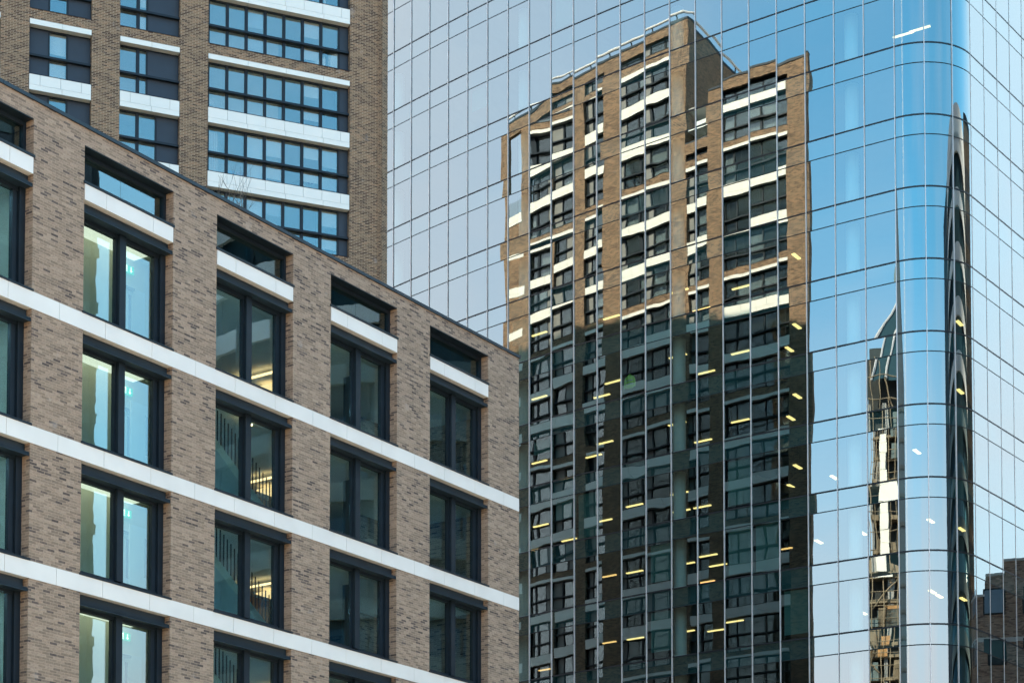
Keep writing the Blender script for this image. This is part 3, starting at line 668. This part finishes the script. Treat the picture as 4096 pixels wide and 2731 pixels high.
# hi-vis jacket hanging inside the glass
jk = thing('hi_vis_jacket', (6.9, 112.9, 39.2), 'lime hi-vis work jacket hanging behind the dark glass of the tower', 'jacket')
FJ = Frame((6.9, 112.9), (math.cos(R(-40)), math.sin(R(-40))), (-math.sin(R(-40)), math.cos(R(-40))))
def loft(mb, rows, n=14):
    base = len(mb.v)
    for (cx, z, rx, ry) in rows:
        for j in range(n): mb.v.append(FJ.p(cx + rx * math.cos(6.2832 * j / n), ry * math.sin(6.2832 * j / n), z))
    for k in range(len(rows) - 1):
        for j in range(n): a = base + k * n + j; b = base + k * n + (j + 1) % n; mb.q.append([a, b, b + n, a + n]); mb.uv.append([(0, 0)] * 4)
bdj = MB(FJ); loft(bdj, [(0, 39.95, .25, .13), (0, 40.1, .26, .14), (0, 40.35, .25, .14), (0, 40.55, .24, .13), (0, 40.66, .17, .1), (0, 40.74, .07, .06)]); bdj.build('jacket_body', 'lime', jk, True)
for sg in (-1, 1):
    sl2 = MB(FJ); loft(sl2, [(sg * .34, 39.98, .06, .06), (sg * .33, 40.2, .075, .075), (sg * .29, 40.45, .085, .085), (sg * .2, 40.62, .08, .08)]); sl2.build('sleeve', 'lime', jk, True)
for z in (40.12, 40.33):
    tp = MB(FJ); loft(tp, [(0, z, .268, .152), (0, z + .055, .268, .152)]); tp.build('reflective_tape', 'tape', jk)
hg = MB(FJ).tube([(0, 0, 40.72), (0, 0, 41.9)], .012); hg.build('hanger_cord', 'dark', jk)
# belongings on the inner sills of the apartments (sill level 41.42)
def inA(a, z, y=.62): return FA.p(a, y, z)
def lamp(a, z, col, label, h=.62):
    t = thing('table_lamp', inA(a, z), label, 'table lamp'); F_ = Frame(FA.p(a, .65, 0)[:2], (1, 0), (0, 1))
    MB(F_).lathe((0, 0), [(.11, z), (.11, z + .02), (.02, z + .04), (.02, z + h * .55)], 14).build('stem', 'fin', t, True)
    MB(F_).lathe((0, 0), [(.15, z + h * .5), (.14, z + h), (.0, z + h)], 18).build('lamp_shade', col, t, True)
Z1 = 41.49
lamp(6.55, Z1 + .1, 'white', 'small white table lamp on the inner sill of the third row of long apartment windows'); lamp(3.62, Z1 + .15, 'purple', 'purple drum table lamp standing behind the long apartment window near its dark end panel')
def blob(name, a, z, rx, rz, m, label, cat, seed, y=.75):
    random.seed(seed); t = MB(); n = 16; c = FA.p(a, y, z)
    for i in range(9):
        ph = i / 8 * math.pi / 2 * 1.0
        for j in range(n):
            th_ = 6.2832 * j / n; rr_ = math.cos(ph) * (1 + .14 * math.sin(3 * th_ + seed) + random.uniform(-.06, .06))
            t.v.append((c[0] + FA.d.x * rx * rr_ * math.cos(th_) + FA.i.x * .26 * rr_ * math.sin(th_), c[1] + FA.d.y * rx * rr_ * math.cos(th_) + FA.i.y * .26 * rr_ * math.sin(th_), z + rz * math.sin(ph) * (1 + .12 * math.sin(2 * th_ + seed * 2))))
    for i in range(8):
        for j in range(n): q0 = i * n + j; q1 = i * n + (j + 1) % n; t.q.append([q0, q1, q1 + n, q0 + n]); t.uv.append([(0, 0)] * 4)
    tag(t.build(name, m, None, True), label, cat)
blob('laundry_heap', 5.35, Z1, .42, .62, 'slate_cloth', 'dark slate blue heap of clothes behind the long apartment window', 'clothes', 1)
blob('cushion', 4.5, Z1, .26, .32, 'slate_cloth', 'small grey blue cushion beside the purple lamp behind the window', 'cushion', 2)
blob('plastic_bag', 2.72, Z1, .42, .5, 'bag_grey', 'crumpled grey plastic bag behind the last pane beside the end panel', 'bag', 3)
def bag(a, m, label, w_=.17, h=.36):
    t = thing('shopping_bag', inA(a, Z1), label, 'bag'); F_ = FA
    MB(F_).box(a - w_, a + w_, .55, .72, Z1, Z1 + h).build('bag_body', m, t)
    MB(F_).tube([(a - w_ * .5, .63, Z1 + h), (a - w_ * .4, .63, Z1 + h + .1), (a + w_ * .4, .63, Z1 + h + .1), (a + w_ * .5, .63, Z1 + h)], .008, 5).build('handle', 'white', t)
bag(7.46, 'blue_paper', 'bright blue shopping bag behind the second pane of the long apartment window'); bag(7.02, 'plum_paper', 'plum and white gift bag next to the bright blue shopping bag')
ch = thing('fabric_chair', inA(5.92, Z1), 'pale blue grey fabric chair back showing behind the window mullion', 'chair')
MB(FA).box(5.70, 6.15, .7, .82, Z1, Z1 + .6).build('backrest', 'pale_cloth', ch); MB(FA).box(5.70, 6.15, .82, 1.3, Z1, Z1 + .15).build('seat', 'pale_cloth', ch)
fan = thing('desk_fan', inA(8.4, 44.49), 'round white desk fan behind the leftmost pane of the long window', 'fan')
MB(FA).tube([(8.4, .62, 44.49), (8.4, .62, 44.8)], .025).build('stand', 'white', fan)
MB(FA).tube([(8.4, .56, 44.95), (8.4, .68, 44.95)], .17, 20).build('cage', 'white', fan)
cu = thing('net_curtain', inA(8.35, 43.4), 'gathered white net curtain at the left end of the long apartment window', 'curtain')
cm = MB(FA)
for k in range(14): a_ = 8.12 + k * .04; cm.face([(a_, .52 + .03 * (k % 2), 41.6), (a_ + .04, .52 + .03 * ((k + 1) % 2), 41.6), (a_ + .04, .52 + .03 * ((k + 1) % 2), 43.5), (a_, .52 + .03 * (k % 2), 43.5)])
cm.build('curtain_cloth', 'white', cu)
# bare shrub on the office roof
sh = thing('bare_shrub', FL.p(13.4, 1.6, 25.1), 'leafless twiggy shrub growing behind the dark roof coping', 'shrub')
random.seed(9)
def twig(m, p, d, ln, r, dep):
    q = p; pts = [p]
    for k in range(4): d = (d + Vector((random.uniform(-.13, .13), random.uniform(-.1, .1), .05))).normalized(); q = q + d * ln / 4; pts.append(q)
    m.tube([tuple(x) for x in pts], r, 4, r * .4)
    if dep:
        for k in range(random.randint(3, 5)):
            b = pts[random.randint(1, 4)]; twig(m, b, (d + Vector((random.uniform(-.7, .7), random.uniform(-.5, .5), random.uniform(0, .4)))).normalized(), ln * random.uniform(.35, .6), r * .55, dep - 1)
for q, (a_, h_) in enumerate(((14.35, 1.5), (14.1, 1.9), (13.7, 1.5), (13.35, 2.2), (13.15, 1.8), (12.9, 2.1), (12.75, 1.5), (12.2, 1.2), (10.3, .9))):
    m_ = MB(FL); twig(m_, Vector((a_, 1.6 + .1 * (q % 3), 25.1)), Vector((random.uniform(-.3, .3), 0, 1)).normalized(), h_, .016, 2); m_.build('stem', 'wood', sh)
#STREET_BEHIND
# unseen stone row added behind the viewer to throw warm light on shaded fronts
for q, (x0, x1, hh, lb) in enumerate(((-66, -24, 30, 'unseen long pale stone row added for warm bounce light, widest of the three'), (-22, 24, 34, 'unseen tallest pale stone block added behind the viewer for warm bounce light'), (27, 78, 29, 'unseen lowest pale stone block added behind the viewer for warm bounce light'))):
    FS = Frame((x1, -34), (-1, 0), (0, -1)); sb_ = thing('bounce_stone_block', ((x0 + x1) / 2, -42, GZ), lb, 'office building', 'unseen stone blocks added for warm bounce light')
    MB(FS).box(0, x1 - x0, 0, 16, GZ, hh).build('stone_wall', 'sandstone', sb_); MB(FS).box(-.2, x1 - x0 + .2, -.3, 16.2, hh, hh + .5).build('cornice', 'white', sb_)
    for i in range(int((x1 - x0) / 4.6)):
        for j in range(int(hh / 4) - 1):
            wv = child_inv(MB(FS).box(1.4 + i * 4.6, 3.6 + i * 4.6, -.05, .02, 3.2 + j * 4, 5.6 + j * 4).build('window', 'dark', sb_), sb_)
            MB(FS).box(1.5 + i * 4.6, 3.5 + i * 4.6, -.07, -.055, 3.3 + j * 4, 5.5 + j * 4).build('pane', 'mirror_dark', wv)
ds = thing('dark_slab_occluder', (85, 56, GZ), 'narrow dark slab added to block sky light, mirrored beside the rounded white banded block', 'office building')  # added to block sky light from the tower's shaded face; also mirrors dark
FD = Frame((70, 66), (0, -1), (1, 0))
MB(FD).box(0, 20, 0, 26, GZ, 75.5).build('curtain_wall', 'needle_glass', ds); MB(FD).box(-.2, 20.2, -.2, 26, 75.5, 76.2).build('roof', 'dark', ds)
for k in range(19): MB(FD).box(-.1, 20.1, -.12, -.02, 2 + k * 3.9, 2.7 + k * 3.9).build('floor_band', 'grey_band', ds)
for k in range(8): MB(FD).box(.2 + k * 2.75, .45 + k * 2.75, -.25, -.02, GZ, 75.4).build('mullion', 'dark', ds)
db = thing('dark_brick_occluder', (82, 111, GZ), 'tall dark brick block added to block sky light beyond the rounded white banded block', 'office building')  # second added blocker, keeps low sky light off the tower's shaded face
FE = Frame((68, 103), (0, 1), (1, 0))
MB(FE).box(0, 16, 0, 26, GZ, 72).build('brick_wall', 'brick_tower', db); MB(FE).box(-.2, 16.2, -.2, 26, 72, 72.6).build('coping', 'coping', db)
for j in range(19):
    for i in range(5): MB(FE).box(1 + i * 3, 2.8 + i * 3, -.05, .02, 1.5 + j * 3.6, 3.8 + j * 3.6).build('window', 'mirror_dark', db)
#REFLECTED_CITY
# ---- buildings that only show in the mirrors of the glass
rb = thing('rounded_office_block', (64, 88, GZ), 'rounded white banded office block mirrored in the tower corner', 'office building')
FC = Frame((64, 88), (1, 0), (0, 1)); RR = 17.
MB(FC).lathe((0, 0), [(RR - .4, GZ), (RR - .4, 62)], 72).build('curtain_wall', 'mirror_dark', rb, True)
for k in range(17):
    z = 2 + k * 3.7; MB(FC).lathe((0, 0), [(RR - .3, z), (RR, z), (RR, z + 1.25), (RR - .3, z + 1.25)], 72).build('floor_band', 'white' if k > 11 else 'grey_band', rb)
for k in range(36):
    a_ = 6.2832 * k / 36; MB(FC).tube([((RR - .3) * math.cos(a_), (RR - .3) * math.sin(a_), GZ), ((RR - .3) * math.cos(a_), (RR - .3) * math.sin(a_), 62)], .1, 4).build('mullion', 'dark', rb)
MB(FC).lathe((0, 0), [(RR, 62), (RR, 64.5), (RR - .5, 64.5), (.1, 64.4)], 72).build('roof', 'white', rb)
a_ = R(29); FR = Frame((44.5, 117.), (math.sin(a_), -math.cos(a_)), (math.cos(a_), math.sin(a_)))
cb = thing('red_brown_brick_block', (*FR.p(0, 8, 0)[:2], GZ), 'red brown brick block with white lintels mirrored low in the tower flank', 'apartment building')
mb = MB(FR); mb.box(-14, 12, .0, 14, GZ, 30.9); mb.box(-14, 2.1, 0, 14, 30.9, 32.3); mb.box(-14, .9, 0, 14, 32.3, 33.2); mb.build('brick_wall', 'brick_red', cb)
MB(FR).box(2.1, 12.1, -.1, 14, 30.9, 31.05).box(.9, 2.1, -.1, 14, 32.3, 32.45).box(-14.1, .9, -.1, 14, 33.2, 33.35).build('coping', 'white', cb)
for zi in range(9):
    for ai in range(10):
        a0 = -13.8 + ai * 2.45; z0 = 30.9 - zi * 3.3 - 1.2
        if z0 < 3: continue
        wv = child_inv(MB(FR).box(a0, a0 + 1.3, -.06, .02, z0, z0 + 1.7).build('window', 'dark', cb), cb)
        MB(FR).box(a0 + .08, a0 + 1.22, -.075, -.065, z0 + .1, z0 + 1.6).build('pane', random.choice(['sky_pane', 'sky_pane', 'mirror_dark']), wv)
for zi in range(9): MB(FR).box(-13.9, 11.9, -.03, -.005, 29.1 - zi * 3.3 - 1.2, 29.4 - zi * 3.3 - 1.2).build('white_band', 'white', cb)
# far: slanted glass tower and a tower under construction with a crane
def far(az, dist, w0, w1): 
    a_ = R(az); c = Vector((20.3, 102.3)) + Vector((math.cos(a_), math.sin(a_))) * dist
    return Frame((c.x, c.y), (math.sin(a_), -math.cos(a_)), (math.cos(a_), math.sin(a_)))
FX = far(225, 160, 0, 0)
sg_ = thing('slanted_glass_tower', (FX.o.x, FX.o.y, GZ), 'dark slanted glass tower mirrored as a thin spire left of the corner', 'office tower')
sm = MB(FX); W2 = 17.
pts = [(-W2, 96.), (W2, 112.)]
sm.face([(-W2, 0, GZ), (W2, 0, GZ), (W2, 0, 124), (-W2, 0, 92)]); sm.face([(W2, 0, GZ), (W2, 20, GZ), (W2, 20, 100), (W2, 0, 124)]); sm.face([(-W2, 20, GZ), (-W2, 0, GZ), (-W2, 0, 92), (-W2, 20, 85)]); sm.face([(-W2, 0, 92), (W2, 0, 124), (W2, 20, 100), (-W2, 20, 85)]); sm.face([(W2, 20, GZ), (-W2, 20, GZ), (-W2, 20, 85), (W2, 20, 100)])
sm.build('glass_skin', 'needle_glass', sg_)
for k in range(28): MB(FX).box(-W2, W2, -.25, -.02, 3 + k * 3.9, 3.5 + k * 3.9).build('floor_band', 'dark', sg_) if 3.5 + k * 3.9 < 91 else None
for k in range(11): a0 = -W2 + 1 + k * 3.8; MB(FX).box(a0, a0 + .35, -.4, -.02, GZ, 91 + (a0 + W2) * .7).build('rib', 'grey_band', sg_)
FY = far(217.0, 150, 0, 0)
ct = thing('tower_under_construction', (FY.o.x, FY.o.y, GZ), 'unfinished tower wrapped in brown scaffolding mirrored beside the corner', 'construction site')
random.seed(21)
for k in range(24):
    z = 3 + k * 3.6; MB(FY).box(-4.6, 4.6, 0, 12, z, z + .5).build('floor_slab', 'timber', ct)
for a0 in (-4.4, -1.4, 1.6, 4.2): MB(FY).box(a0, a0 + .5, .2, .8, GZ, 88).build('column', 'concrete', ct)
MB(FY).box(-4.5, 4.5, 1.6, 2.0, GZ, 94).build('back_wall', 'core', ct)
sc2 = MB(FY)
for k in range(26): a0 = -5 + random.random() * 10; z = random.uniform(20, 84); sc2.tube([(a0, -.8, z), (a0 + random.uniform(-3, 3), -.8, z + random.uniform(3, 9))], .09, 4)
for k in range(9): a0 = -5 + k * 1.25; sc2.tube([(a0, -1, GZ), (a0, -1, 88 + random.uniform(-2, 4))], .07, 4)
for k in range(45): sc2.tube([(-5, -1, 2 + k * 2.), (5, -1, 2 + k * 2.)], .06, 4)
sc2.build('scaffolding', 'timber', ct)
random.seed(5)
for k in range(54): a0 = random.uniform(-4.5, 3.2); z = 3 + random.randint(4, 22) * 3.6; MB(FY).box(a0, a0 + random.uniform(.8, 2.4), -.5, -.4, z, z + random.uniform(1.2, 3.2)).build('cladding_sheet', random.choice(['timber', 'concrete', 'timber', 'grey_band', 'room_orange']), ct)
wsb = MB(FY)
for k in range(12): z = 64 + k * 1.55; wsb.box(1.75 + .18 * math.sin(k * 1.7), 3.1, -1.4 + .05 * (k % 2), -1.2, z, z + 1.5)
wsb.build('white_sheeting', 'white_warm', ct)
gp = MB(FY); gp.face([(-4.6, 0, 90), (3.6, 0, 90), (-1.2, 3, 104), (-4.6, 3, 107)]); gp.build('glass_gable', 'mirror_dark', ct)
gr = MB(FY)
for a0, a1, z1 in ((3.6, -1.2, 104), (1.6, -3, 105.5), (-.6, -4.6, 107)): gr.tube([(a0, -.2, 90), (a1, 2.8, z1)], .16, 5)
gr.build('gable_rafter', 'fin', ct)
FZ = far(234, 62, 0, 0)
cr_ = thing('crane_mast', (FZ.o.x, FZ.o.y, GZ), 'pale steel crane mast mirrored as a thin vertical line at the corner', 'crane')
cm_ = MB(FZ)
for a0, y0 in ((-.8, 0), (.8, 0), (.8, 1.6), (-.8, 1.6)): cm_.box(a0 - .12, a0 + .12, y0 - .12, y0 + .12, GZ, 130)
for k in range(64): z = k * 2.; cm_.tube([(-.8, 0, z), (.8, 0, z + 1.)], .07, 4); cm_.tube([(.8, 0, z + 1.), (-.8, 0, z + 2.)], .07, 4)
cm_.build('lattice', 'white', cr_)
print('objects', len(bpy.data.objects))
